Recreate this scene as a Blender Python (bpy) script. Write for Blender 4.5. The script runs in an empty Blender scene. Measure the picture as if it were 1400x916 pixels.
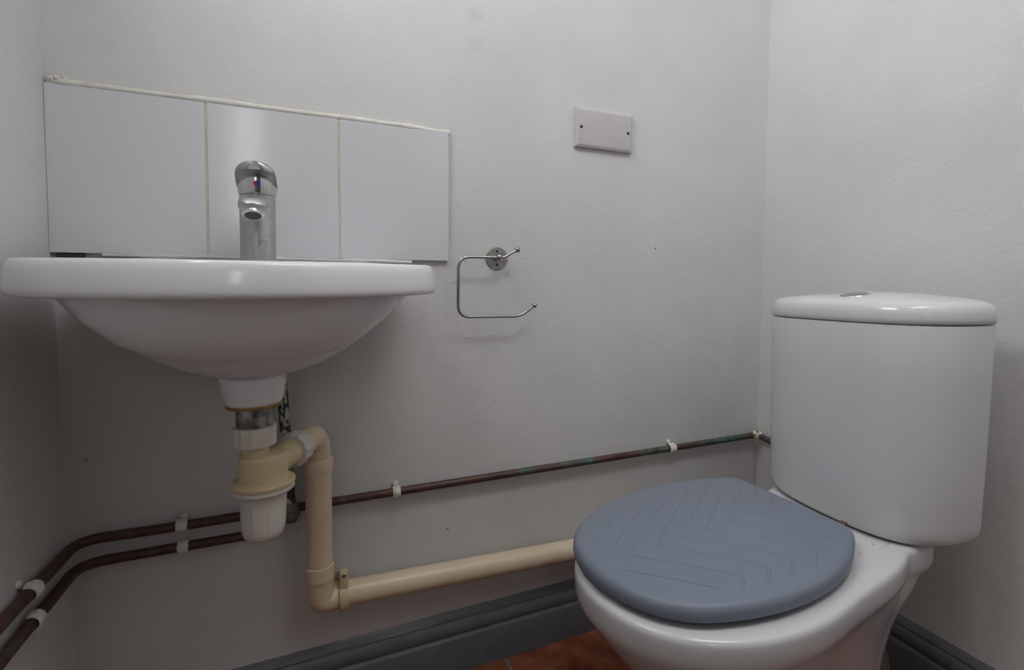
import bpy, bmesh, math, random
from mathutils import Vector, Matrix, noise
random.seed(7)
SC = bpy.context.scene
COL = SC.collection
PI = math.pi

# ------------------------------------------------------------------ materials
def new_mat(name):
    m = bpy.data.materials.new(name); m.use_nodes = True
    nt = m.node_tree; b = nt.nodes['Principled BSDF']
    return m, nt, b
def simple(name, col, rough=.5, metal=0., spec=.5, coat=0.):
    m, nt, b = new_mat(name)
    b.inputs['Base Color'].default_value = (*col, 1)
    b.inputs['Roughness'].default_value = rough
    b.inputs['Metallic'].default_value = metal
    b.inputs['Specular IOR Level'].default_value = spec
    b.inputs['Coat Weight'].default_value = coat
    return m
def N(nt, t, **kw):
    n = nt.nodes.new(t)
    for k, v in kw.items(): setattr(n, k, v)
    return n
def coords(nt):
    return N(nt, 'ShaderNodeTexCoord').outputs['Object']
def noise_tex(nt, vec, scale, detail=4, rough=.55):
    n = N(nt, 'ShaderNodeTexNoise'); n.inputs['Scale'].default_value = scale
    n.inputs['Detail'].default_value = detail; n.inputs['Roughness'].default_value = rough
    nt.links.new(vec, n.inputs['Vector']); return n.outputs['Fac']
def ramp(nt, fac, stops):
    r = N(nt, 'ShaderNodeValToRGB'); e = r.color_ramp.elements
    while len(e) < len(stops): e.new(.5)
    for el, (p, c) in zip(e, stops): el.position = p; el.color = (*c, 1)
    nt.links.new(fac, r.inputs['Fac']); return r.outputs['Color']
def bump(nt, b, fac, strength, dist=.001, prev=None):
    n = N(nt, 'ShaderNodeBump'); n.inputs['Strength'].default_value = strength; n.inputs['Distance'].default_value = dist
    nt.links.new(fac, n.inputs['Height'])
    if prev: nt.links.new(prev, n.inputs['Normal'])
    nt.links.new(n.outputs['Normal'], b.inputs['Normal']); return n.outputs['Normal']
def mix(nt, fac, a, c):
    n = N(nt, 'ShaderNodeMix', data_type='RGBA')
    if isinstance(fac, float): n.inputs[0].default_value = fac
    else: nt.links.new(fac, n.inputs[0])
    for s, v in ((6, a), (7, c)):
        if isinstance(v, tuple): n.inputs[s].default_value = (*v, 1)
        else: nt.links.new(v, n.inputs[s])
    return n.outputs[2]
def blob(nt, vec, centre, r0, r1):
    """1 inside r0 falling to 0 at r1 round a point: the shape of one stain"""
    d = N(nt, 'ShaderNodeVectorMath', operation='DISTANCE'); nt.links.new(vec, d.inputs[0]); d.inputs[1].default_value = centre
    mr = N(nt, 'ShaderNodeMapRange'); nt.links.new(d.outputs['Value'], mr.inputs['Value'])
    mr.inputs['From Min'].default_value = r1; mr.inputs['From Max'].default_value = r0
    return mr.outputs['Result']
def mul(nt, a, k):
    n = N(nt, 'ShaderNodeMath', operation='MULTIPLY'); nt.links.new(a, n.inputs[0])
    if isinstance(k, (int, float)): n.inputs[1].default_value = k
    else: nt.links.new(k, n.inputs[1])
    return n.outputs[0]

def wall_mat(name, stains=()):
    m, nt, b = new_mat(name); v = coords(nt)
    col = ramp(nt, noise_tex(nt, v, 5, 5), [(.3, WALL_A), (.7, WALL_B)])
    for c, r0, r1, k, sc in stains:
        col = mix(nt, mul(nt, blob(nt, v, c, r0, r1), k), col, sc)
    nt.links.new(col, b.inputs['Base Color'])
    b.inputs['Roughness'].default_value = .62; b.inputs['Specular IOR Level'].default_value = .35
    mp = N(nt, 'ShaderNodeMapping'); nt.links.new(v, mp.inputs['Vector']); mp.inputs['Scale'].default_value = (1, 1, 1.8)
    p = bump(nt, b, noise_tex(nt, v, 9, 3), .35, .004)
    p = bump(nt, b, noise_tex(nt, mp.outputs['Vector'], 85, 6, .62), .5, .0012, p)
    return m
WALL_A, WALL_B = (.60, .59, .58), (.65, .64, .63)
M = {}
M['wall'] = wall_mat('wall_paint')
grey_stain = (.42, .42, .43)
M['wall_back'] = wall_mat('wall_paint_marked', [
    ((.655, 0, 1.339), .004, .02, .33, grey_stain), ((.655, 0, 1.279), .006, .024, .22, grey_stain),
    ((1.101, 0, .888), .0015, .0035, .8, (.16, .13, .11)), ((.032, 0, .524), .0015, .004, .6, (.12, .1, .09)),
    ((.637, 0, .848), .001, .006, .6, (.45, .36, .2)), ((.60, 0, .30), .002, .004, .6, (.1, .08, .07)),
    ((.70, 0, .555), .001, .003, .6, (.3, .27, .25)), ((.62, 0, .96), .001, .004, .5, (.4, .38, .34))])

def ceramic(name, specks=False, col=(.60, .60, .61)):
    m, nt, b = new_mat(name); v = coords(nt)
    b.inputs['Base Color'].default_value = (*col, 1)
    b.inputs['Roughness'].default_value = .13; b.inputs['Specular IOR Level'].default_value = .5
    if specks:
        s = ramp(nt, noise_tex(nt, v, 165, 2, .5), [(.67, (0, 0, 0)), (.71, (1, 1, 1))])
        f = mul(nt, mul(nt, blob(nt, v, SPECK, .02, .075), s), .85)
        col = mix(nt, f, col, (.13, .12, .08))
        f2 = mul(nt, mul(nt, blob(nt, v, SPECK2, .004, .016), ramp(nt, noise_tex(nt, v, 120, 2), [(.5, (0, 0, 0)), (.6, (1, 1, 1))])), .6)
        col = mix(nt, f2, col, (.45, .40, .16))
        nt.links.new(col, b.inputs['Base Color'])
    return m
SPECK, SPECK2 = (.035, -.125, .389), (.004, -.133, .389)
M['ceramic'] = ceramic('white_ceramic')
M['basin'] = ceramic('basin_ceramic', False, (.77, .77, .78))
M['pan'] = ceramic('white_ceramic_specked', True)
M['tile'] = simple('white_glazed_tile', (.66, .66, .69), .1)
def tile_mat():
    m, nt, b = new_mat('white_glazed_tile'); v = coords(nt)
    b.inputs['Base Color'].default_value = (.62, .62, .645, 1); b.inputs['Roughness'].default_value = .12
    mp = N(nt, 'ShaderNodeMapping'); nt.links.new(v, mp.inputs['Vector']); mp.inputs['Scale'].default_value = (1, 1, .25)
    bump(nt, b, noise_tex(nt, mp.outputs['Vector'], 22, 2), .045, .002); return m
M['tile'] = tile_mat()
def worn(name, a, c, scale, rough, metal=0., bs=0., lo=.4, hi=.65, spec=.5):
    m, nt, b = new_mat(name); v = coords(nt)
    f = noise_tex(nt, v, scale, 5, .6)
    nt.links.new(ramp(nt, f, [(lo, a), (hi, c)]), b.inputs['Base Color'])
    b.inputs['Roughness'].default_value = rough; b.inputs['Metallic'].default_value = metal
    b.inputs['Specular IOR Level'].default_value = spec
    if bs: bump(nt, b, f, bs, .001)
    return m
M['grout'] = worn('cream_grout', (.55, .47, .36), (.66, .60, .50), 60, .85)
M['sealant'] = worn('old_sealant', (.57, .54, .48), (.66, .645, .61), 40, .5, bs=.4)
M['sealant_white'] = simple('white_sealant', (.58, .58, .565), .4)
def chrome_mat():
    m, nt, b = new_mat('limescaled_chrome'); v = coords(nt)
    f = noise_tex(nt, v, 130, 6, .65)
    nt.links.new(ramp(nt, f, [(.3, (.40, .40, .41)), (.55, (.46, .46, .47)), (.75, (.56, .56, .57))]), b.inputs['Base Color'])
    nt.links.new(ramp(nt, f, [(.3, (.30, .30, .30)), (.7, (.48, .48, .48))]), b.inputs['Roughness'])
    b.inputs['Metallic'].default_value = .92; return m
M['chrome_dull'] = chrome_mat()
M['chrome'] = simple('chrome', (.62, .62, .63), .16, 1.)
M['wire'] = simple('dulled_chrome_wire', (.36, .36, .37), .24, 1.)
M['chrome_dark'] = simple('dark_reflection_chrome', (.40, .40, .41), .32, 1.)  # lever chrome darkened to stand in for its dark reflection
M['steel'] = worn('tarnished_steel', (.30, .29, .27), (.46, .45, .43), 150, .4, .9)
M['tail'] = worn('dirty_chrome', (.16, .15, .14), (.42, .41, .40), 70, .35, .85)
M['brass'] = worn('tarnished_brass', (.20, .12, .04), (.42, .28, .10), 90, .45, .6)
M['cream'] = worn('yellowed_plastic', (.66, .52, .33), (.70, .56, .37), 14, .38)
M['cream2'] = worn('pale_cream_plastic', (.63, .51, .31), (.68, .56, .36), 16, .38)
def pipe_cream():
    m, nt, b = new_mat('cream_waste_plastic'); v = coords(nt)
    base = ramp(nt, noise_tex(nt, v, 10, 3), [(.35, (.69, .56, .40)), (.65, (.73, .61, .44))])
    sp = ramp(nt, noise_tex(nt, v, 230, 2), [(.70, (0, 0, 0)), (.76, (1, 1, 1))])
    nt.links.new(mix(nt, mul(nt, sp, .5), base, (.36, .25, .13)), b.inputs['Base Color'])
    b.inputs['Roughness'].default_value = .36; return m
M['pipe'] = pipe_cream()
M['white_plastic'] = worn('white_plastic', (.67, .63, .57), (.72, .69, .63), 20, .33)
M['plate'] = simple('plate_plastic', (.50, .485, .475), .4)
def copper_mat():
    m, nt, b = new_mat('oxidised_copper'); v = coords(nt)
    f1 = noise_tex(nt, v, 11, 4); f2 = noise_tex(nt, v, 70, 5, .65)
    brown = ramp(nt, f2, [(.35, (.060, .030, .023)), (.7, (.115, .062, .046))])
    green = ramp(nt, f2, [(.4, (.045, .055, .045)), (.65, (.10, .17, .14))])
    sx = N(nt, 'ShaderNodeSeparateXYZ'); nt.links.new(v, sx.inputs[0])
    mr = N(nt, 'ShaderNodeMapRange'); nt.links.new(sx.outputs['X'], mr.inputs['Value'])
    mr.inputs['From Min'].default_value = .65; mr.inputs['From Max'].default_value = 1.25; mr.inputs['To Max'].default_value = .16
    ad = N(nt, 'ShaderNodeMath', operation='ADD'); nt.links.new(f1, ad.inputs[0]); nt.links.new(mr.outputs['Result'], ad.inputs[1])
    f = ramp(nt, ad.outputs[0], [(.55, (0, 0, 0)), (.68, (1, 1, 1))])
    c = mix(nt, f, brown, green)
    sp = ramp(nt, noise_tex(nt, v, 190, 3), [(.72, (0, 0, 0)), (.77, (1, 1, 1))])
    c = mix(nt, mul(nt, sp, .5), c, (.45, .47, .38))
    nt.links.new(c, b.inputs['Base Color']); b.inputs['Roughness'].default_value = .5; b.inputs['Metallic'].default_value = .25
    bump(nt, b, f2, .5, .0008); return m
M['copper'] = copper_mat()
def riser_mat():
    m, nt, b = new_mat('peeling_painted_copper'); v = coords(nt)
    mp = N(nt, 'ShaderNodeMapping'); nt.links.new(v, mp.inputs['Vector']); mp.inputs['Scale'].default_value = (1, 1, .55)
    f = noise_tex(nt, mp.outputs['Vector'], 62, 5, .6)
    nt.links.new(ramp(nt, f, [(.49, (.025, .03, .026)), (.54, (.05, .09, .075)), (.56, (.50, .48, .40))]), b.inputs['Base Color'])
    b.inputs['Roughness'].default_value = .6; bump(nt, b, f, .6, .001); return m
M['riser'] = riser_mat()
M['tee'] = worn('patina_fitting', (.07, .09, .07), (.24, .26, .20), 60, .6, bs=.5)
M['clip'] = worn('paint_caked_clip', (.62, .61, .52), (.76, .75, .70), 70, .6, bs=.9)
M['clip_corner'] = worn('patina_stained_clip', (.10, .12, .06), (.70, .68, .54), 110, .6, bs=.9, lo=.40, hi=.5)
M['skirt'] = worn('grey_gloss_paint', (.108, .112, .124), (.125, .130, .142), 30, .3, bs=.15)
def lid_mat():
    m, nt, b = new_mat('grey_seat_plastic'); v = coords(nt)
    nt.links.new(ramp(nt, noise_tex(nt, v, 8, 3), [(.3, (.172, .200, .252)), (.7, (.186, .214, .266))]), b.inputs['Base Color'])
    b.inputs['Roughness'].default_value = .42; b.inputs['Specular IOR Level'].default_value = .4
    bump(nt, b, noise_tex(nt, v, 260, 3), .06, .001); return m
M['lid'] = lid_mat()
def floor_mat():
    m, nt, b = new_mat('terracotta_tiles'); v = coords(nt)
    sep = N(nt, 'ShaderNodeSeparateXYZ'); nt.links.new(v, sep.inputs[0])
    masks = []
    for ax, off in (('X', .7205), ('Y', -.21)):
        a = N(nt, 'ShaderNodeMath', operation='ADD'); nt.links.new(sep.outputs[ax], a.inputs[0]); a.inputs[1].default_value = -off + 3.0
        w = N(nt, 'ShaderNodeMath', operation='PINGPONG'); nt.links.new(a.outputs[0], w.inputs[0]); w.inputs[1].default_value = .15
        l = N(nt, 'ShaderNodeMath', operation='LESS_THAN'); nt.links.new(w.outputs[0], l.inputs[0]); l.inputs[1].default_value = .0038
        masks.append(l.outputs[0])
    mx = N(nt, 'ShaderNodeMath', operation='MAXIMUM'); nt.links.new(masks[0], mx.inputs[0]); nt.links.new(masks[1], mx.inputs[1])
    f = noise_tex(nt, v, 22, 6, .65)
    terra = ramp(nt, f, [(.33, (.11, .027, .012)), (.5, (.205, .058, .026)), (.7, (.29, .108, .053))])
    nt.links.new(mix(nt, mx.outputs[0], terra, (.16, .14, .11)), b.inputs['Base Color'])
    b.inputs['Roughness'].default_value = .38
    inv = N(nt, 'ShaderNodeMath', operation='SUBTRACT'); inv.inputs[0].default_value = 1; nt.links.new(mx.outputs[0], inv.inputs[1])
    p = bump(nt, b, inv.outputs[0], .8, .002); bump(nt, b, f, .3, .002, p); return m
M['floor'] = floor_mat()
M['ceil'] = simple('ceiling_paint', (.78, .78, .77), .7)
M['hall'] = simple('hall_paint', (.30, .27, .25), .7)
M['frame'] = simple('window_gloss', (.75, .75, .74), .35)
M['red'] = simple('red_dot', (.55, .03, .03), .4); M['blue'] = simple('blue_dot', (.03, .05, .38), .4)
M['dark'] = simple('dark_screw', (.035, .033, .032), .5, .4)
M['rust'] = worn('rusty_hinge', (.05, .018, .014), (.14, .045, .03), 90, .6)
M['black'] = simple('black_mesh', (.05, .05, .03), .6)
M['soil'] = worn('grimy_plastic', (.14, .125, .10), (.22, .195, .16), 25, .5)
M['knob'] = simple('flush_chrome', (.58, .58, .60), .22, 1.)
M['gap_shade'] = simple('gap_shade_brown', (.055, .045, .04), .8)  # dark brown in place of the shade inside the gap

# ------------------------------------------------------------------ mesh helpers
def finish(name, bm, mat, parent=None, ang=38, mats=None):
    bmesh.ops.recalc_face_normals(bm, faces=bm.faces)
    lim = math.radians(ang)
    for f in bm.faces: f.smooth = True
    for e in bm.edges:
        if len(e.link_faces) == 2 and e.calc_face_angle(0) > lim: e.smooth = False
    me = bpy.data.meshes.new(name); bm.to_mesh(me); bm.free()
    for mm in (mats or [mat]): me.materials.append(mm)
    o = bpy.data.objects.new(name, me); COL.objects.link(o)
    if parent: o.parent = parent
    return o
def box(bm, x0, x1, y0, y1, z0, z1, bev=0., seg=2):
    vs = [bm.verts.new((x, y, z)) for x in (x0, x1) for y in (y0, y1) for z in (z0, z1)]
    fs = [bm.faces.new([vs[i] for i in q]) for q in ((0,1,3,2),(4,6,7,5),(0,4,5,1),(2,3,7,6),(0,2,6,4),(1,5,7,3))]
    if bev:
        es = list({e for f in fs for e in f.edges})
        bmesh.ops.bevel(bm, geom=es, offset=bev, segments=seg, profile=.5, affect='EDGES')
    return vs
def loft(bm, rings, cap0=True, cap1=True, closed=True):
    R = [[bm.verts.new(p) for p in r] for r in rings]
    n = len(R[0])
    for a, b in zip(R, R[1:]):
        for i in range(n if closed else n - 1):
            j = (i + 1) % n
            bm.faces.new((a[i], a[j], b[j], b[i]))
    if cap0: bm.faces.new(R[0][::-1])
    if cap1: bm.faces.new(R[-1])
    return R
def frame_of(d):
    d = d.normalized(); up = Vector((0, 0, 1)) if abs(d.z) < .95 else Vector((1, 0, 0))
    a = d.cross(up).normalized(); b = a.cross(d).normalized(); return a, b
def tube(bm, pts, r, n=20, rad=None, cap=True):
    """pipe along a polyline with parallel-transported rings; rad = optional list of radii"""
    pts = [Vector(p) for p in pts]; rings = []; a = None
    for i, p in enumerate(pts):
        if i == 0: t = pts[1] - p
        elif i == len(pts) - 1: t = p - pts[i - 1]
        else: t = ((pts[i + 1] - p).normalized() + (p - pts[i - 1]).normalized())
        t.normalize()
        if a is None: a, b = frame_of(t)
        else:
            a = (a - t * a.dot(t)).normalized(); b = a.cross(t).normalized()
        rr = rad[i] if rad else r
        rings.append([p + (a * math.cos(2*PI*k/n) + b * math.sin(2*PI*k/n)) * rr for k in range(n)])
    loft(bm, rings, cap, cap)
def rounded(pts, rad, seg=8):
    """polyline with its inner corners rounded"""
    pts = [Vector(p) for p in pts]; out = [pts[0]]
    for i in range(1, len(pts) - 1):
        p = pts[i]; d0 = (pts[i-1] - p); d1 = (pts[i+1] - p)
        rr = min(rad, d0.length * .49, d1.length * .49)
        a = p + d0.normalized() * rr; c = p + d1.normalized() * rr
        for k in range(seg + 1):
            t = k / seg
            out.append(a * (1-t)**2 + p * 2*t*(1-t) + c * t*t)
    out.append(pts[-1]); return out
def lathe(bm, prof, centre=(0, 0, 0), axis=(0, 0, 1), n=32, ribs=None):
    """prof: list of (radius, height along axis)"""
    c = Vector(centre); ax = Vector(axis).normalized(); a, b = frame_of(ax)
    rings = []
    for r, h in prof:
        rings.append([c + ax * h + (a * math.cos(2*PI*k/n) + b * math.sin(2*PI*k/n)) *
                      max(r * (ribs(2*PI*k/n) if ribs else 1), 1e-4) for k in range(n)])
    loft(bm, rings)
def sphere(bm, c, r, n=16, m=10):
    lathe(bm, [(r * math.sin(PI * i / m), -r * math.cos(PI * i / m)) for i in range(m + 1)], c, n=n)
def empty(name, loc=(0, 0, 0), rz=0):
    o = bpy.data.objects.new(name, None); COL.objects.link(o); o.location = loc; o.rotation_euler = (0, 0, rz)
    o.empty_display_size = .05; return o
def tag(o, label, cat, group=None):
    o['label'] = label; o['category'] = cat
    if group: o['group'] = group
    return o
def struct(o): o['kind'] = 'structure'; return o

W = 1.4516; YF = -1.38; ZC = 2.35
LX, LY, LSX, LSY = .82, -1.08, .90, .34
# ------------------------------------------------------------------ room shell
def wall(name, x0, x1, y0, y1, z0, z1, mat):
    bm = bmesh.new(); box(bm, x0, x1, y0, y1, z0, z1); return struct(finish(name, bm, mat))
wall('floor', -.1, W + .1, YF - .1, .1, -.08, 0, M['floor'])
wall('ceiling', -.1, W + .1, YF - .1, .1, ZC, ZC + .08, M['ceil'])
wall('wall_back', -.1, W + .1, 0, .1, 0, ZC, M['wall_back'])
wall('wall_right', W, W + .1, YF - .1, 0, 0, ZC, M['wall'])
# left wall with a small high window above the frame of the picture
WY0, WY1, WZ0, WZ1 = -.74, -.16, 1.66, 2.24
bm = bmesh.new()
LEAN = .016                                    # the lower part of this old wall bellies into the room
vsl = box(bm, -.1, 0, YF - .1, 0, 0, .85)
for v in vsl:
    if v.co.x > -.05 and v.co.z < .01: v.co.x = LEAN
box(bm, -.1, 0, YF - .1, WY0, .85, ZC); box(bm, -.1, 0, WY1, 0, .85, ZC)
box(bm, -.1, 0, WY0, WY1, .85, WZ0); box(bm, -.1, 0, WY0, WY1, WZ1, ZC)
struct(finish('wall_left', bm, M['wall']))
win = struct(empty('window_1', (0, 0, 0)))
bm = bmesh.new(); t = .04
for a in ((WY0, WY0 + t, WZ0, WZ1), (WY1 - t, WY1, WZ0, WZ1), (WY0 + t, WY1 - t, WZ0, WZ0 + t), (WY0 + t, WY1 - t, WZ1 - t, WZ1)):
    box(bm, -.085, -.04, a[0], a[1], a[2], a[3], .006)
struct(finish('window_frame', bm, M['frame'], win))
# unseen front wall; open doorway and dark hall added to cut bounced light
DX0, DX1, DZ = .05, .83, 1.98
bm = bmesh.new()
box(bm, 0, DX0, YF - .1, YF, 0, ZC); box(bm, DX1, W, YF - .1, YF, 0, ZC); box(bm, DX0, DX1, YF - .1, YF, DZ, ZC)
struct(finish('wall_front', bm, M['wall']))
bm = bmesh.new(); box(bm, -.6, 2.0, YF - 1.3, YF - 1.2, 0, ZC); struct(finish('added_hall_wall', bm, M['hall']))
# unseen long ceiling light, added and sized for overhead brightness, with a white tray
lamp = tag(empty('added_ceiling_light', (LX, LY, ZC)), 'added long white ceiling light, out of view', 'ceiling light')
bm = bmesh.new(); hx, hy = LSX/2, LSY/2
for a in ((-hx - .025, hx + .025, -hy - .025, -hy), (-hx - .025, hx + .025, hy, hy + .025), (-hx - .025, -hx, -hy, hy), (hx, hx + .025, -hy, hy)):
    box(bm, a[0], a[1], a[2], a[3], -.06, 0, .003)
finish('lamp_tray', bm, M['frame'], lamp)
# skirting boards: moulded profile (distance from wall, height)
PROF = [(0, 0), (.020, 0), (.020, .0715), (.0185, .0745), (.0148, .0772), (.0142, .079), (.0155, .0812), (.0172, .0865),
        (.0168, .093), (.0148, .0995), (.0118, .1045), (.0105, .1062), (.0100, .1085), (.0105, .110), (.0085, .113), (.0035, .1205), (0, .1236)]
def skirting(name, p0, p1, nrm):
    p0, p1, nrm = Vector(p0), Vector(p1), Vector(nrm); bm = bmesh.new(); k = 90; rings = []
    for i in range(k + 1):
        p = p0.lerp(p1, i / k)
        jit = .0011 * noise.noise(Vector((p.x * 9, p.y * 9, 3))) + .0006 * noise.noise(Vector((p.x * 45, p.y * 45, 8)))
        rings.append([p + nrm * d + Vector((0, 0, h + (jit * 1.6 if h > .112 else 0))) for d, h in PROF])
    loft(bm, rings); return struct(finish(name, bm, M['skirt'], ang=50))
skirting('baseboard_back', (0, 0, 0), (W, 0, 0), (0, -1, 0))
skirting('baseboard_right', (W, -.0205, 0), (W, YF, 0), (-1, 0, 0))
skirting('baseboard_left', (.0145, -.0205, 0), (.0145, YF, 0), (1, 0, 0))

# ------------------------------------------------------------------ splashback tiles
TZ = .847; TH = .250; TT = .0085
xs = [(.0002, .1985), (.2015, .3995), (.4025, .600)]
labs = ['left white wall tile in the corner above the basin', 'middle white wall tile behind the chrome tap',
        'right white wall tile with a free outer edge']
for i, ((a, b_), lab) in enumerate(zip(xs, labs)):
    bm = bmesh.new(); box(bm, a, b_, -TT, -.0005, TZ, TZ + TH, .0012, 2)
    o = finish('wall_tile', bm, M['tile']); wn = o.modifiers.new('flat_faces', 'WEIGHTED_NORMAL'); wn.keep_sharp = True; wn.weight = 100
    tag(o, lab, 'tile', 'splashback tiles')
for xg, lab in ((.2, 'beige grout line between the left and middle wall tiles'), (.401, 'beige grout line between the middle and right wall tiles')):
    bm = bmesh.new(); box(bm, xg - .0014, xg + .0014, -TT + .0012, -.0005, TZ + .001, TZ + TH - .001)
    tag(finish('grout_line', bm, M['grout']), lab, 'grout', 'grout lines of the splashback')
def bead(name, pts, rr, mat, label, seed):
    bm = bmesh.new(); pp = [Vector(p) for p in pts]; out = []; rad = []
    for a, c in zip(pp, pp[1:]):
        k = max(2, int((c - a).length / .008))
        for i in range(k): out.append(a.lerp(c, i / k))
    out.append(pp[-1])
    for i, p in enumerate(out):
        rad.append(rr * (1 + .45 * noise.noise(p * 22 + Vector((seed, 0, 0))) + .2 * noise.noise(p * 80)))
    tube(bm, out, rr, 10, rad); return tag(finish(name, bm, mat), label, 'sealant')
bead('sealant_bead', [(.004, -.003, TZ + TH + .003), (.2, -.003, TZ + TH + .0045), (.5, -.003, TZ + TH + .0035), (.602, -.003, TZ + TH + .001)], .0056,
     M['sealant'], 'lumpy cream filler bead along the top of the splashback tiles', 1)
bm = bmesh.new()
for k in range(7):
    sphere(bm, (.006 + .0035*k*random.random(), -.005 - .003*random.random(), TZ + TH + .005 + .006*random.random()), .003 + .002*random.random(), 8, 6)
tag(finish('filler_blob', bm, M['sealant']), 'small crusty filler blob at the top corner of the tiles', 'filler')

# ------------------------------------------------------------------ basin
BX, BY = .278, -.20
def basin_ring(s, z, sback=None, n=72, zf=None):
    """plan outline of the basin scaled by s; back stays near the wall by sback"""
    out = []; w = .2510; f = .205; bk = .1965
    sb = s if sback is None else sback
    for i in range(n):
        a = 2 * PI * i / n
        ca, sa = math.cos(a), math.sin(a)
        e = 2.0 / (2.05 if sa < 0 else 5.5)
        x = math.copysign(abs(ca) ** e, ca) * w * s
        y = math.copysign(abs(sa) ** e, sa) * (f * s if sa < 0 else bk * sb)
        out.append((BX + x, BY + y, z if zf is None else zf(x, y)))
    return out
basin = tag(empty('basin', (0, 0, 0)), 'white ceramic wall hung basin under the splashback tiles', 'basin')
bm = bmesh.new()
def back_lift(z): return lambda x, y: z + max(0., (y + .0) / .1965 - .80) / .20 * .008
rings = []
# inner bowl from the drain up to the rim
def inner_ring(s, z, n=72):
    out = []
    for i in range(n):
        a = 2 * PI * i / n; ca, sa = math.cos(a), math.sin(a); e = 2 / 2.3
        out.append((BX + math.copysign(abs(ca)**e, ca) * .205 * s, -.245 + math.copysign(abs(sa)**e, sa) * (.128 if sa < 0 else .105) * s, z))
    return out
for s, z in ((.12, .700), (.3, .703), (.5, .714), (.7, .735), (.85, .765), (.95, .800), (.985, .818), (1.0, .826), (1.02, .8305)):
    rings.append(inner_ring(s, z))
for s, sb, z in ((.940, .985, .8335), (.955, .990, .8345), (.968, .993, .8335), (.979, .996, .8300), (.987, .998, .8245), (.9935, .999, .8170), (.998, 1, .8085), (1.0, 1, .8010), (.997, .999, .7965), (.988, .997, .7935), (.970, .99, .7922), (.945, .985, .7925)):
    rings.append(basin_ring(s, z, sb, zf=back_lift(z)))
for s, sb, z in ((.87, .985, .7932), (.842, .985, .792), (.822, .98, .788), (.78, .975, .775), (.72, .965, .7595), (.655, .95, .744), (.565, .93, .7255), (.47, .90, .7085), (.38, .86, .6955), (.29, .80, .6860), (.22, .6, .6805), (.18, .32, .6775)):
    rings.append(basin_ring(s, z, sb))
for r, z in ((.0425, .6752), (.0412, .668), (.0385, .652), (.0362, .640), (.0345, .6365), (.030, .6355)):
    rings.append([(BX - .002 + r * math.cos(2*PI*i/72), BY + r * math.sin(2*PI*i/72), z) for i in range(72)])
loft(bm, rings)
finish('bowl', bm, M['basin'], basin, ang=60)
bm = bmesh.new(); lathe(bm, [(.024, 0), (.024, .0025), (.020, .0035), (.012, .0015)], (BX, -.245, .7005), n=28); finish('drain_ring', bm, M['chrome'], basin)
# sealant along the back of the basin
bead('sealant_bead', [(.062, -.006, .8445), (.2, -.006, .8455), (.42, -.006, .8445), (.529, -.006, .8425)], .0036, M['sealant_white'],
     'pale sealant bead along the back edge of the basin', 4)
bm = bmesh.new(); box(bm, .006, .040, -.006, -.0008, .8405, .8465, .001)  # dark strip put where the open gap is only shaded
tag(finish('gap_shade_strip', bm, M['gap_shade']), 'dark brown strip standing in for shade in the gap under the left tile', 'gap shade')

# ------------------------------------------------------------------ mixer tap
TX, TY, TB = .2785, -.105, .8345
tap = tag(empty('mixer_tap', (TX, TY, TB)), 'chrome single lever mixer tap standing on the basin', 'tap')
def tp(bm):
    return bm
bm = bmesh.new()
lathe(bm, [(.0262, 0), (.0262, .003), (.0246, .004), (.0246, .103), (.0240, .1045), (.0236, .105)], n=40)
finish('body', bm, M['chrome_dull'], tap)
# spout: short, drooping forward from the upper body
bm = bmesh.new(); rings = []
for t, (y, z, rx, rz) in enumerate([(-.012, .0935, .0195, .0105), (-.03, .0930, .0200, .0105), (-.055, .0895, .0200, .0105), (-.075, .0850, .0195, .0105), (-.090, .0805, .0185, .0100), (-.098, .0780, .0155, .0080), (-.1015, .0772, .009, .005)]):
    ring = []
    for k in range(28):
        a = 2*PI*k/28; e = 2/2.5
        ring.append((math.copysign(abs(math.cos(a))**e, math.cos(a))*rx, y - .25*math.sin(a)*rz, z + math.copysign(abs(math.sin(a))**e, math.sin(a))*rz))
    rings.append(ring)
loft(bm, rings); spout = finish('spout', bm, M['chrome_dull'], tap)
bm = bmesh.new(); ax = (0, -.50, -1)
lathe(bm, [(.0138, 0), (.0140, .006), (.0140, .0135), (.0130, .0145), (.0108, .0147)], (0, -.084, .0790), ax, 28)
aer = finish('aerator', bm, M['chrome'], spout)
bm = bmesh.new(); d = Vector(ax).normalized(); lathe(bm, [(.0106, 0), (.0106, .0006)], Vector((0, -.084, .0790)) + d*.0143, ax, 20)
finish('aerator_mesh', bm, M['black'], aer)
# lever cap
bm = bmesh.new()
lathe(bm, [(.0238, .104), (.0262, .1055), (.0268, .108), (.0268, .128), (.0264, .134), (.024, .139), (.015, .142), (.008, .1426), (.001, .143)], n=40)
cap = finish('lever_cap', bm, M['chrome'], tap)
bm = bmesh.new(); rings = []
for y, ztop, zbot, wd in [(.0245, .124, .114, .012), (.018, .134, .116, .021), (.005, .1425, .124, .0270), (-.01, .1465, .131, .0277), (-.027, .1490, .1390, .0272), (-.037, .1500, .1425, .0262), (-.045, .1502, .1445, .023), (-.049, .1497, .1460, .016), (-.051, .1488, .1472, .008)]:
    ring = []
    for k in range(17):   # arched top
        a = PI * k / 16; ring.append((math.cos(a)*wd, y, zbot - .010 + (ztop - zbot + .010)*math.sin(a)**.8))
    for k in range(1, 16):   # hollow underside
        a = PI - PI * k / 16; ring.append((math.cos(a)*wd*.97, y, zbot - .0105 + (ztop - zbot)*.55*math.sin(a)))
    rings.append(ring)
loft(bm, rings); lever = finish('lever', bm, M['chrome_dark'], tap)
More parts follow.
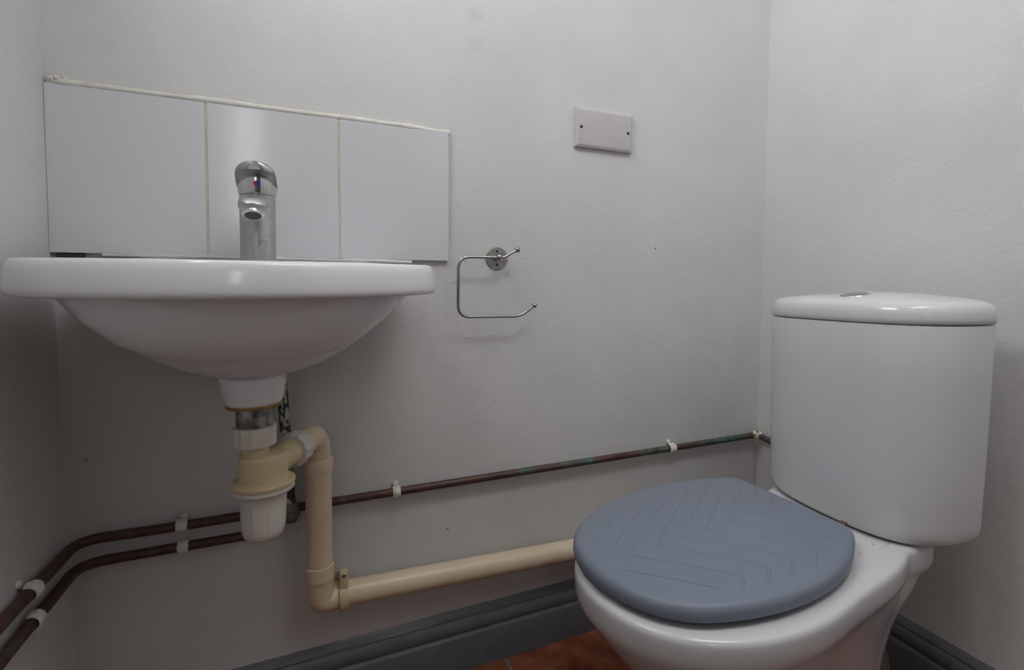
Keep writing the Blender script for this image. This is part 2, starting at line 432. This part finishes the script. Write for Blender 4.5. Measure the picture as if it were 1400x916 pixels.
for nm, s, mt in (('red_mark', -1, 'red'), ('blue_mark', 1, 'blue')):
    bm = bmesh.new(); pts = [Vector((.0, 0, 0))]
    rings = []
    for off in (-.0245, -.0274):
        rings.append([(s * .0042 * math.sin(PI * k / 12) + .0008, off, .1200 - .0044 * math.cos(PI * k / 12)) for k in range(13)])
    loft(bm, rings); finish(nm, bm, M[mt], cap)

# ------------------------------------------------------------------ bottle trap
trap = tag(empty('bottle_trap', (.282, BY, .43)), 'cream and white plastic bottle trap under the basin', 'trap')
def tr(bm, nm, mt, parent=trap, ang=38):
    bmesh.ops.translate(bm, verts=bm.verts, vec=(-.282, -BY, -.43)); return finish(nm, bm, M[mt], parent, ang)
TXc = BX - .0015
bm = bmesh.new(); lathe(bm, [(.022, 0), (.0352, .0005), (.0358, .003), (.035, .0048), (.022, .005)], (TXc, BY, .6320)); tr(bm, 'washer', 'brass')
bm = bmesh.new(); lathe(bm, [(.0232, 0), (.0232, .034)], (TXc, BY, .5995)); tr(bm, 'tailpiece', 'tail')
bm = bmesh.new()
lathe(bm, [(.0235, 0), (.0258, .001), (.0262, .004), (.0262, .022), (.0268, .024), (.0268, .0275), (.0225, .0285)], (TXc, BY, .5755), n=96,
      ribs=lambda a: 1 + .035 * (1 if (a * 12 / (2*PI)) % 1 < .28 else 0)); tr(bm, 'coupling_nut', 'white_plastic', ang=30)
bm = bmesh.new(); lathe(bm, [(.0168, 0), (.0172, .018)], (TXc, BY, .5590)); tr(bm, 'inlet_tube', 'cream2')
CX = .2862
bm = bmesh.new()
lathe(bm, [(.030, -.001), (.0405, 0), (.0412, .002), (.0412, .005), (.0395, .0068), (.0325, .0085), (.0318, .012), (.0318, .0405), (.0308, .0435), (.028, .0455), (.002, .047)], (CX, BY, .5175), n=48)
trunk_body = tr(bm, 'trap_body', 'cream2')
bm = bmesh.new(); lathe(bm, [(.030, 0), (.0375, .0005), (.0398, .003), (.0402, .0085), (.038, .0092)], (CX, BY, .5080), n=48); tr(bm, 'screw_ring', 'white_plastic')
bm = bmesh.new()
lathe(bm, [(.001, 0), (.014, .0004), (.0205, .0028), (.0255, .0085), (.0275, .017), (.0285, .030), (.0300, .071)], (CX - .001, BY, .4375), n=96,
      ribs=lambda a: 1 + .03 * (1 if (a * 9 / (2*PI)) % 1 < .1 else 0)); tr(bm, 'cup', 'white_plastic', ang=30)
P0 = Vector((.296, -.182, .540)); P1 = Vector((.3455, -.083, .541))
dr = (P1 - P0).normalized()
bm = bmesh.new(); tube(bm, [P0, P0 + dr*.062], .0205, 28); tr(bm, 'outlet_arm', 'cream2')
bm = bmesh.new()
lathe(bm, [(.021, 0), (.0255, .001), (.0262, .003), (.0262, .016), (.0268, .018), (.0268, .023), (.022, .024)], P0 + dr * .050, dr, 96,
      ribs=lambda a: 1 + .035 * (1 if (a * 12 / (2*PI)) % 1 < .28 else 0)); tr(bm, 'outlet_nut', 'white_plastic', ang=30)

# ------------------------------------------------------------------ waste pipe
VX, VY = .3605, -.052
waste = tag(empty('waste_pipe', (VX, VY, .235)), 'cream plastic waste pipe dropping from the trap and running along the wall', 'pipe')
def wt(bm, nm, mt='pipe'):
    bmesh.ops.translate(bm, verts=bm.verts, vec=(-VX, -VY, -.235)); return finish(nm, bm, M[mt], waste)
EA = P0 + dr * .0746
bm = bmesh.new()
el = rounded([EA, Vector((VX - .0035, VY - .004, .5425)), Vector((VX, VY, .480))], .040, 12)
tube(bm, el, .0215, 28, rad=[.0222] + [.0216]*(len(el) - 2) + [.0216])
lathe(bm, [(.0205, 0), (.0238, .0004), (.0240, .002), (.0240, .021), (.0222, .024)], (VX, VY, .4750), n=36)
wt(bm, 'upper_elbow')
bm = bmesh.new(); tube(bm, [(VX, VY, .492), (VX, VY + .001, .29)], .0213, 32); wt(bm, 'drop_pipe')
HZ0, HZ1 = .2345, .2055; HY = -.036
bm = bmesh.new()
el = rounded([Vector((VX, VY, .300)), Vector((VX + .001, VY + .006, .2365)), Vector((.3935, HY, .2350))], .034, 12)
tube(bm, el, .0230, 28)
lathe(bm, [(.0212, .001), (.0232, 0), (.0236, -.003), (.0236, -.024)], (VX, VY, .3055), n=36)
wt(bm, 'lower_elbow')
bm = bmesh.new(); tube(bm, [(.392, HY, .2352), (1.16, HY, .2000)], .0224, 32); wt(bm, 'level_pipe')
# wall bracket round the level pipe
br = tag(empty('pipe_bracket', (.4005, 0, .235)), 'cream plastic bracket holding the level waste pipe beside the elbow', 'bracket')
def bk(bm, nm, mt):
    bmesh.ops.translate(bm, verts=bm.verts, vec=(-.4005, 0, -.235)); return finish(nm, bm, M[mt], br)
bm = bmesh.new(); rings = []
for k in range(33):
    a = 2*PI*k/32
    rings.append([(x, HY + r * math.cos(a), .2347 + r * math.sin(a)) for x, r in ((.3925, .0226), (.4075, .0226), (.4075, .0300), (.3925, .0300))])
loft(bm, rings, False, False)
bmesh.ops.remove_doubles(bm, verts=bm.verts, dist=1e-5)
box(bm, .3930, .4070, -.0585, -.046, .2500, .2870, .002); box(bm, .3930, .4070, -.048, -.0315, .2585, .2680, .001)
box(bm, .3935, .4075, -.0315, -.0005, .252, .262, .001)
bk(bm, 'saddle', 'cream2')
bm = bmesh.new(); lathe(bm, [(.004, 0), (.0042, .001), (.003, .0022), (.0006, .0024)], (.4000, -.0580, .280), (0, -1, 0), 16); bk(bm, 'screw', 'steel')

# ------------------------------------------------------------------ copper pipes
def pipe_thing(name, pts, r, mat, label, rad=.05):
    bm = bmesh.new(); pp = rounded(pts, rad, 10); out = [pp[0]]
    for a, c in zip(pp, pp[1:]):
        k = max(1, int((c - a).length / .02))
        for i in range(1, k + 1): out.append(a.lerp(c, i / k))
    tube(bm, out, r, 18); return tag(finish(name, bm, mat), label, 'pipe')
CR = .0078; PY = -.0155
pipe_thing('copper_pipe', [(.0170, YF + .02, .412), (.0175, -.25, .4075), (.0225, -.090, .4045), (.0235, PY + .001, .4035), (.105, PY, .4015), (W - .045, PY, .3985), (W - .0165, PY, .3985), (W - .0155, -.045, .3945), (W - .0155, -.33, .375)], CR, M['copper'],
           'upper dark copper pipe running the full width of the wall', .085)
pipe_thing('copper_pipe', [(.0175, YF + .02, .3665), (.0180, -.25, .3655), (.0230, -.090, .3655), (.0240, PY + .001, .3655), (.110, PY, .3660), (.248, PY, .3655), (.276, PY, .3655), (.276, PY, .395), (.276, PY, .668)], CR, M['copper'],
           'lower dark copper pipe ending behind the bottle trap', .085)
pipe_thing('copper_riser', [(.3165, PY - .0155, .398), (.3035, PY - .0155, .668)], .0084, M['riser'],
           'peeling green and white copper riser rising behind the bottle trap', .05)
bm = bmesh.new(); lathe(bm, [(.0096, 0), (.0104, .002), (.0104, .018), (.0096, .020)], (.31, PY - .006, .3985), (1, 0, 0), 18); 
lathe(bm, [(.0096, -.016), (.0104, -.014), (.0104, .016), (.0096, .018)], (.3165, PY - .0155, .400), (0, 0, 1), 18)
tag(finish('copper_tee', bm, M['tee']), 'green stained tee fitting where the riser meets the upper pipe', 'fitting')

# pipe clips
def clip(base, d, nrm, mat, label, wd=.013, r=.0112, seed=0, tail=True):
    """clip saddle: d pipe direction, nrm away from wall; base = point on pipe axis"""
    base, d, nrm = Vector(base), Vector(d).normalized(), Vector(nrm).normalized(); u = d.cross(nrm).normalized()
    if u.z < 0: u = -u
    root = empty('pipe_clip', base); bm = bmesh.new(); rings = []
    prof = []
    for k in range(25):
        a = -PI*.5 - .35 + (PI + .7) * k / 24
        prof.append((math.cos(a), math.sin(a)))
    rings = []
    for i in range(9):
        s = (i / 8 - .5); ww = 1 - .12 * (2*s)**4
        ring = []
        for c, sn in prof:
            rr = r * ww * (1 + .10 * noise.noise(Vector((c*2 + seed*3.1, sn*2, s*4))))
            ring.append(d * (s * wd * (1 + .18*noise.noise(Vector((c, sn*2, seed))))) + nrm * (c * rr) + u * (sn * rr))
        for c, sn in prof[::-1]:
            ring.append(d * (s * wd) + nrm * (c * r*.74) + u * (sn * r*.74))
        rings.append(ring)
    loft(bm, rings)
    finish('saddle', bm, M[mat], root)
    if tail:
        bm = bmesh.new()
        a0 = u * (r * .95) - nrm * .0145; 
        tube(bm, [a0 - nrm * .0, a0 + nrm * .006, a0 + nrm * .0075], .0042, 12, rad=[.0062, .005, .0025])
        finish('nail_boss', bm, M[mat], root)
    return tag(root, label, 'pipe clip', 'pipe clips on the copper pipes')
X_, Y_ = (1, 0, 0), (0, 1, 0); BN = (0, -1, 0); LN = (1, 0, 0)
clip((.156, PY, .4017), X_, BN, 'clip', 'white clip on the upper pipe left of the bottle trap', .016, seed=1)
clip((.157, PY, .3660), X_, BN, 'clip', 'white clip on the lower pipe left of the bottle trap', .015, seed=2, tail=False)
clip((.497, PY, .4005), X_, BN, 'clip', 'cream white clip on the pipe just right of the drop pipe', .014, seed=3)
clip((1.151, PY, .3992), X_, BN, 'clip', 'lumpy white clip on the upper pipe above the toilet seat', .018, r=.0125, seed=4)
clip((W - .0215, PY - .002, .3985), (1, -.5, -.05), (-.5, -1, 0), 'clip_corner', 'stained clip on the upper pipe in the right corner', .024, r=.0120, seed=5, tail=False)
clip((.0198, -.166, .4062), Y_, LN, 'clip', 'paint caked clip on the upper pipe on the left wall', .020, r=.0125, seed=6)
clip((.0205, -.163, .3656), Y_, LN, 'clip', 'paint caked clip on the lower pipe on the left wall', .018, r=.0122, seed=7, tail=False)

# ------------------------------------------------------------------ toilet roll holder
holder = tag(empty('toilet_roll_holder', (.702, 0, .855)), 'chrome wire toilet roll holder on a round wall plate', 'roll holder')
def hd(bm, nm, mt, parent=holder):
    bmesh.ops.translate(bm, verts=bm.verts, vec=(-.702, 0, -.855)); return finish(nm, bm, M[mt], parent)
bm = bmesh.new(); lathe(bm, [(.0238, .0003), (.0238, .0016), (.0228, .0028), (.006, .0032), (.0008, .0032)], (.702, 0, .855), (0, -1, 0), 40); bp = hd(bm, 'wall_plate', 'steel')
for z in (.8695, .842):
    bm = bmesh.new(); lathe(bm, [(.0026, 0), (.0024, .001), (.0005, .0014)], (.702, -.0031, z), (0, -1, 0), 12); hd(bm, 'screw', 'dark', bp)
bm = bmesh.new(); lathe(bm, [(.0062, .003), (.0050, .006), (.0044, .012), (.0044, .024), (.0056, .028)], (.700, 0, .856), (0, -1, 0), 20)
sphere(bm, (.696, -.036, .8565), .0062); hd(bm, 'post', 'wire')
HYW = -.034
bm = bmesh.new(); tube(bm, rounded([(.696, HYW, .8560), (.613, HYW, .8555), (.6125, HYW, .7375), (.7435, HYW, .7360), (.7735, HYW, .7575)], .024, 12), .0031, 14)
arm = hd(bm, 'roll_arm', 'wire')
bm = bmesh.new(); sphere(bm, (.774, HYW, .758), .0056); hd(bm, 'arm_tip', 'wire', arm)
bm = bmesh.new(); tube(bm, rounded([(.697, HYW, .8560), (.706, HYW, .8560), (.7345, HYW, .8725)], .006, 6), .0030, 14); hk = hd(bm, 'lid_hook', 'wire')
bm = bmesh.new(); sphere(bm, (.735, HYW, .873), .0062); hd(bm, 'hook_tip', 'steel', hk)

# ------------------------------------------------------------------ blanking plate
PX0, PZ0 = .8784, 1.104
plate = tag(empty('blanking_plate', (PX0 + .073, 0, PZ0 + .043)), 'off-white blank electrical plate with two screws on the back wall', 'wall plate')
bm = bmesh.new(); rings = []
for d, y in ((0, 0), (0, -.0075), (.0008, -.0085), (.0055, -.0105), (.0075, -.0108)):
    rings.append([(-.073 + d, y, -.043 + d), (.073 - d, y, -.043 + d), (.073 - d, y, .043 - d), (-.073 + d, y, .043 - d)])
loft(bm, rings); finish('faceplate', bm, M['plate'], plate, 12)
for x in (-.0602, .0602):
    bm = bmesh.new(); lathe(bm, [(.0036, 0), (.0034, .0007), (.0006, .0009)], (x, -.0107, 0), (0, -1, 0), 14); finish('screw', bm, M['dark'], plate)

# ------------------------------------------------------------------ toilet
HX, HYt, PH = 1.12778, -.39150, .150295
toilet = tag(empty('toilet', (HX, HYt, 0), 0), 'white close coupled toilet with a closed grey lid', 'toilet')
# pan frame: local x = towards the tip, local y = towards the camera side
pan_root_rot = Matrix.Rotation(PI + PH, 4, 'Z')
def to_room(bm):   # pan coordinates (u, v, z) -> coordinates of the toilet root
    A = Vector((-math.cos(PH), -math.sin(PH), 0)); B = Vector((math.sin(PH), -math.cos(PH), 0))
    for v in bm.verts: v.co = A * v.co.x + B * v.co.y + Vector((0, 0, v.co.z))
def panpt(u, v, z):
    A = Vector((-math.cos(PH), -math.sin(PH), 0)); B = Vector((math.sin(PH), -math.cos(PH), 0)); return A*u + B*v + Vector((0, 0, z))
def smooth(t): t = max(0., min(1., t)); return t*t*(3 - 2*t)
def pan_ring(utip, urear, w, wm, wr, z, uc=.205, vc=.013, n=48, inset=0.):
    """egg-nosed outline: half width w at uc, wm at u=-.05, wr at the rear"""
    pts = []
    up = []
    for i in range(n + 1):                       # nose
        a = PI/2 * (1 - i / n)                    # pi/2 .. 0 : from widest to tip
        e = 2/2.15
        up.append((uc + (utip - uc) * max(math.cos(a), 0)**e, w * max(math.sin(a), 0)**e))
    side = []
    for i in range(n):                           # side, from the rear to the widest
        t = i / n; u = urear + (uc - urear) * t
        if u > -.05: wd = wm + (w - wm) * math.sin(PI/2 * min(1, (u + .05) / (uc + .05)))
        else: wd = wm + (wr - wm) * smooth((-.05 - u) / .065)
        k = (u - urear) / .03
        if k < 1: wd *= .75 + .25 * math.sqrt(max(0, 1 - (1 - k)**2))
        side.append((u, wd))
    half = side + up
    full = half + [(u, -v) for u, v in half[::-1][1:]]
    return [(u, v + vc + .031 * smooth((.16 - u) / .21), z) for u, v in full]
def shrink(ring, d):
    n = len(ring); out = []
    for i in range(n):
        p = Vector(ring[i]); t = Vector(ring[(i+1) % n]) - Vector(ring[i-1]); t.z = 0
        if t.length < 1e-9: out.append(tuple(p)); continue
        nr = Vector((t.y, -t.x, 0)).normalized(); out.append(tuple(p + nr * d))
    return out
bm = bmesh.new(); rings = []
RIM = dict(utip=.444, urear=-.138, w=.191, wm=.138, wr=.148)
def rimr(d, z):
    r = pan_ring(RIM['utip'] - d, RIM['urear'] + d, RIM['w'] - d, RIM['wm'] - d, RIM['wr'] - d, z); return r
# bowl inside, up to the rim
def hole(s, z):
    r = []
    base = rimr(0, z); 
    for (u, v, zz) in base:
        r.append((.215 + (max(u, .03) - .215) * s, .013 + (v - .013) * s * .98, zz))
    return r
for s, z in ((.15, .20), (.35, .21), (.55, .26), (.68, .32), (.72, .36), (.735, .378), (.75, .386)): rings.append(hole(s, z))
for d, z in ((.030, .3895), (.0085, .3892), (.0045, .3880), (.0015, .3852), (.0002, .381), (0, .375)): rings.append(rimr(d, z))
for d, z in ((0, .358), (.003, .346), (.010, .3365)): rings.append(pan_ring(.444 - d, -.138 + d, .191 - d, .138 - d*.8, .148 - d*1.2, z))
rings.append(pan_ring(.428, -.120, .174, .128, .134, .3265))
rings.append(pan_ring(.412, -.116, .164, .126, .128, .305))
rings.append(pan_ring(.388, -.112, .152, .117, .114, .275))
rings.append(pan_ring(.356, -.106, .138, .106, .100, .235))
rings.append(pan_ring(.310, -.100, .122, .097, .090, .185))
rings.append(pan_ring(.265, -.098, .110, .089, .083, .130, uc=.15))
rings.append(pan_ring(.235, -.100, .106, .090, .084, .070, uc=.12))
rings.append(pan_ring(.235, -.102, .110, .094, .088, .025, uc=.12))
rings.append(pan_ring(.238, -.105, .113, .097, .091, .0, uc=.12))
loft(bm, rings)
to_room(bm)
pan = finish('pan', bm, M['pan'], toilet, ang=55)
# soil outlet behind the pan
bm = bmesh.new(); 
tube(bm, rounded([panpt(-.07, .03, .125), panpt(-.19, .05, .115), panpt(-.195, .052, .0)], .06, 8), .046, 28)
finish('soil_outlet', bm, M['soil'], toilet)
# seat lid
LIDU = [0, .0, .012, .05, .10, .15, .20, .25, .30, .35, .39, .42, .437, .4435]
LIDV = [.0, .108, .128, .1485, .1675, .1775, .1800, .1765, .1665, .148, .124, .089, .046, 0]
def catmull(xs, ys, k):
    out = []
    n = len(xs)
    for i in range(n - 1):
        for j in range(k):
            t = j / k
            def g(a, idx): return a[max(0, min(n - 1, idx))]
            def cr(a):
                p0, p1, p2, p3 = g(a, i-1), g(a, i), g(a, i+1), g(a, i+2)
                return .5*((2*p1) + (-p0+p2)*t + (2*p0-5*p1+4*p2-p3)*t*t + (-p0+3*p1-3*p2+p3)*t**3)
            out.append((cr(xs), cr(ys)))
    out.append((xs[-1], ys[-1])); return out
def lid_outline(d=0.):
    h = [(0., 0.), (0., .055)] + catmull(LIDU[1:], LIDV[1:], 6)
    full = h + [(u, -v) for u, v in h[::-1][1:-1]]
    full = [(u + .10 * v * max(0, 1 - u / .30) - .006, v * (1.03 if v < 0 else 1.0)) for u, v in full]
    # inset towards (0.21,0) along normals
    n = len(full); out = []
    for i in range(n):
        p = Vector((*full[i], 0)); t = Vector((*full[(i+1) % n], 0)) - Vector((*full[i-1], 0))
        nr = Vector((t.y, -t.x, 0)).normalized() if t.length > 1e-9 else Vector((0, 0, 0))
        if nr.dot(Vector((.21, 0, 0)) - p) < 0: nr = -nr
        out.append(p + nr * d)
    return out
def dome(u, v): return .4305 - .0098 * min(1.1, ((u - .21) / .236)**2 + (v / .182)**2)
bm = bmesh.new(); rings = []
def lr(d, fz): return [(p.x, p.y, fz(p.x, p.y)) for p in lid_outline(d)]
rings.append(lr(.020, lambda u, v: .4005)); rings.append(lr(.004, lambda u, v: .3985)); rings.append(lr(.0008, lambda u, v: .3998))
rings.append(lr(0, lambda u, v: .4035)); rings.append(lr(.0005, lambda u, v: .4110)); rings.append(lr(.0024, lambda u, v: .4160)); rings.append(lr(.0060, lambda u, v: .4192)); rings.append(lr(.011, lambda u, v: .6*.4207 + .4*dome(u, v)))
rings.append(lr(.018, dome))
for s in (.8, .6, .4, .2, .05):
    rings.append([(.21 + (p.x - .21) * s, p.y * s, dome(.21 + (p.x - .21) * s, p.y * s)) for p in lid_outline(.018)])
loft(bm, rings)
# embossed chevron ribs
inner = lid_outline(.024)
def inside(u, v):
    c = False; n = len(inner)
    for i in range(n):
        a, b = inner[i], inner[(i+1) % n]
        if (a.y > v) != (b.y > v) and u < (b.x - a.x) * (v - a.y) / (b.y - a.y) + a.x: c = not c
    return c
def zig(uk, v):
    v1 = -.010 + (.426 - uk) * .085; v2 = v1 + .126
    if v < v1: return uk + 1.64 * (v - v1)
    if v < v2: return uk - .735 * (v - v1)
    return uk - .735 * .126 + 1.7 * (v - v2)
for k in range(13):
    uk = .475 - .0488 * k; run = []; runs = []
    for i in range(-122, 191):
        v = i * .001
        u = zig(uk, v)
        if inside(u, v) and abs(abs(v - .004)) > -1:
            run.append((u, v))
        elif run: runs.append(run); run = []
    if run: runs.append(run)
    for run in runs:
        if len(run) < 8: continue
        # keep corners sharp: sample every 4 mm plus the corners
        pts = [p for i, p in enumerate(run) if i % 4 == 0 or i == len(run) - 1]
        rr = []
        for i, (u, v) in enumerate(pts):
            a = pts[max(0, i-1)]; b = pts[min(len(pts)-1, i+1)]
            t = Vector((b[0]-a[0], b[1]-a[1], 0)).normalized(); nr = Vector((-t.y, t.x, 0))
            f = 0.15 if i in (0, len(pts)-1) else 1
            rr.append([(u + nr.x*q, v + nr.y*q, dome(u, v) + h*f) for q, h in ((-.0024, -.0004), (-.0014, .0009), (0, .0011), (.0014, .0009), (.0024, -.0004))])
        loft(bm, rr, closed=False, cap0=False, cap1=False)
to_room(bm)
lid = finish('seat_lid', bm, M['lid'], toilet, ang=35); lid['label'] = 'closed grey plastic lid embossed with chevrons'
# seat ring under the lid
bm = bmesh.new(); rings = []
for d, z in ((.075, .3905), (.016, .3905), (.0125, .3915), (.0125, .3985), (.016, .4000), (.075, .4000)): rings.append([(p.x, p.y, z) for p in lid_outline(d)])
R = loft(bm, rings, False, False)
for i in range(len(R[0])):
    j = (i+1) % len(R[0]); bm.faces.new((R[-1][i], R[-1][j], R[0][j], R[0][i]))
to_room(bm); finish('seat', bm, M['lid'], toilet)
for v, sh in ((.100, 0), (-.062, .016)):
    bm = bmesh.new(); u = -.006 + .1*v + sh
    box(bm, -.0055 + u - .003, .0055 + u - .003, v - .0055, v + .0055, .3895, .4185 if sh == 0 else .412, .0015)
    to_room(bm); hg = finish('hinge', bm, M['rust'], toilet); hg['label'] = 'rust brown hinge block'
    bm = bmesh.new(); lathe(bm, [(.012, 0), (.012, .002), (.009, .0035)], (u + .004, v + .006, .3893), n=20); to_room(bm); finish('hinge_washer', bm, M['soil'], hg)
# cistern
CXb, CYc, CROT = 1.3335, -.4146, -.0274
def cist(s, z, hw=.189, dp=.157, n=64, bk=.020):
    loc = []
    for i in range(n + 1):
        a = -PI/2 + PI * i / n; e = 2/3.0
        loc.append((-max(math.cos(a), 0)**e * (dp*s), math.copysign(abs(math.sin(a))**e, math.sin(a)) * hw * s))
    bb = bk * min(1, s)
    for k in range(9):   # rounded rear corner, far side
        a = PI/2 * k / 8; loc.append((bb - .018 + .018 * math.sin(a), hw*s - .018*(1 - math.cos(a))))
    for k in range(9):
        a = PI/2 * k / 8; loc.append((bb - .018 + .018 * math.cos(a), -hw*s + .018*(1 - math.sin(a))))
    c, sn = math.cos(CROT), math.sin(CROT)
    return [(CXb + a*c - b*sn - HX, CYc + a*sn + b*c - HYt, z - (.022 * (a*sn + b*c) if z > .7 else 0)) for a, b in loc]
bm = bmesh.new(); rings = []
for s, z in ((.80, .3915), (.90, .3920), (.935, .3945), (.955, .3995), (.966, .408), (.972, .42), (.985, .52), (.997, .66), (1.0, .744), (.997, .7462), (.985, .7468), (.9, .7468)):
    rings.append(cist(s, z))
loft(bm, rings); cis = finish('cistern', bm, M['ceramic'], toilet, ang=60)
bm = bmesh.new(); rings = []
for s, z in ((.95, .7472), (.996, .7482), (1.008, .7508), (1.010, .757), (1.006, .7655), (.993, .7745), (.965, .7800), (.915, .7840), (.84, .7870), (.7, .7902), (.5, .7935), (.25, .7955), (.05, .7960)):
    r = cist(max(s, .9), z); k = min(1, s / .9); mx, my = 1.285 - HX, CYc - HYt
    rings.append([(mx + (x - mx) * k, my + (y - my) * k, zz) for x, y, zz in r])
loft(bm, rings); cl = finish('cistern_lid', bm, M['ceramic'], toilet, ang=60)
BXc, BYc = 1.2330 - HX, -.4320 - HYt
bm = bmesh.new(); lathe(bm, [(.0262, 0), (.0262, .004), (.0250, .0055), (.0215, .0062), (.0205, .0060), (.014, .0086), (.001, .0096)], (BXc, BYc, .7885), (-.12, .02, 1), n=36)
fb = finish('flush_button', bm, M['knob'], toilet); fb['label'] = 'round chrome flush button'

# ------------------------------------------------------------------ light
wd = bpy.data.worlds.new('World'); SC.world = wd; wd.use_nodes = True
wd.node_tree.nodes['Background'].inputs[0].default_value = (.72, .80, .92, 1)
wd.node_tree.nodes['Background'].inputs[1].default_value = .05
def area(name, loc, target, sx, sy, power, col):
    l = bpy.data.lights.new(name, 'AREA'); l.shape = 'RECTANGLE'; l.size = sx; l.size_y = sy; l.energy = power; l.color = col
    o = bpy.data.objects.new(name, l); COL.objects.link(o); o.location = loc
    o.rotation_euler = (Vector(target) - Vector(loc)).to_track_quat('-Z', 'Y').to_euler(); return o
DAY = (.972, .984, 1.0)
area('window_daylight', (-.088, (WY0 + WY1)/2, (WZ0 + WZ1)/2), (1, (WY0 + WY1)/2, (WZ0 + WZ1)/2), WY1 - WY0 - .08, WZ1 - WZ0 - .08, 9.6, DAY)
area('added_ceiling_lamp', (LX, LY, ZC - .052), (LX, LY, 0), LSX, LSY, 9.8, DAY)
area('hall_fill', (.055, YF - 1.18, 1.45), (.55, 0, 1.30), .15, .7, 1.7, DAY)  # frontal fill added behind the doorway, placed to streak the middle tile

# ------------------------------------------------------------------ camera
F, YAW, PITCH, ROLL = 734.2476, .4544830, .0521279, .0122088
PPX, PPY = 774.6159, 413.2593
cam = bpy.data.cameras.new('Camera'); co = bpy.data.objects.new('Camera', cam); COL.objects.link(co)
cam.sensor_fit = 'HORIZONTAL'; cam.sensor_width = 36; cam.lens = F * 36 / 1400
cam.shift_x = (700 - PPX) / 1400; cam.shift_y = (PPY - 458) / 1400; cam.clip_start = .02
cy, sy, cp, sp, cr, sr = math.cos(YAW), math.sin(YAW), math.cos(PITCH), math.sin(PITCH), math.cos(ROLL), math.sin(ROLL)
f = Vector((sy, cy, 0)); r = Vector((cy, -sy, 0)); u = Vector((0, 0, 1))
f2 = f*cp - u*sp; u2 = u*cp + f*sp
r3 = r*cr + u2*sr; u3 = u2*cr - r*sr
Mx = Matrix((r3, u3, -f2)).transposed().to_4x4(); Mx.translation = Vector((.3421606, -1.0709440, .8237973)); co.matrix_world = Mx
SC.camera = co
vs = SC.view_settings
vs.view_transform = 'Standard'; vs.look = 'None'; vs.gamma = 1; vs.use_curve_mapping = False; vs.exposure = 0
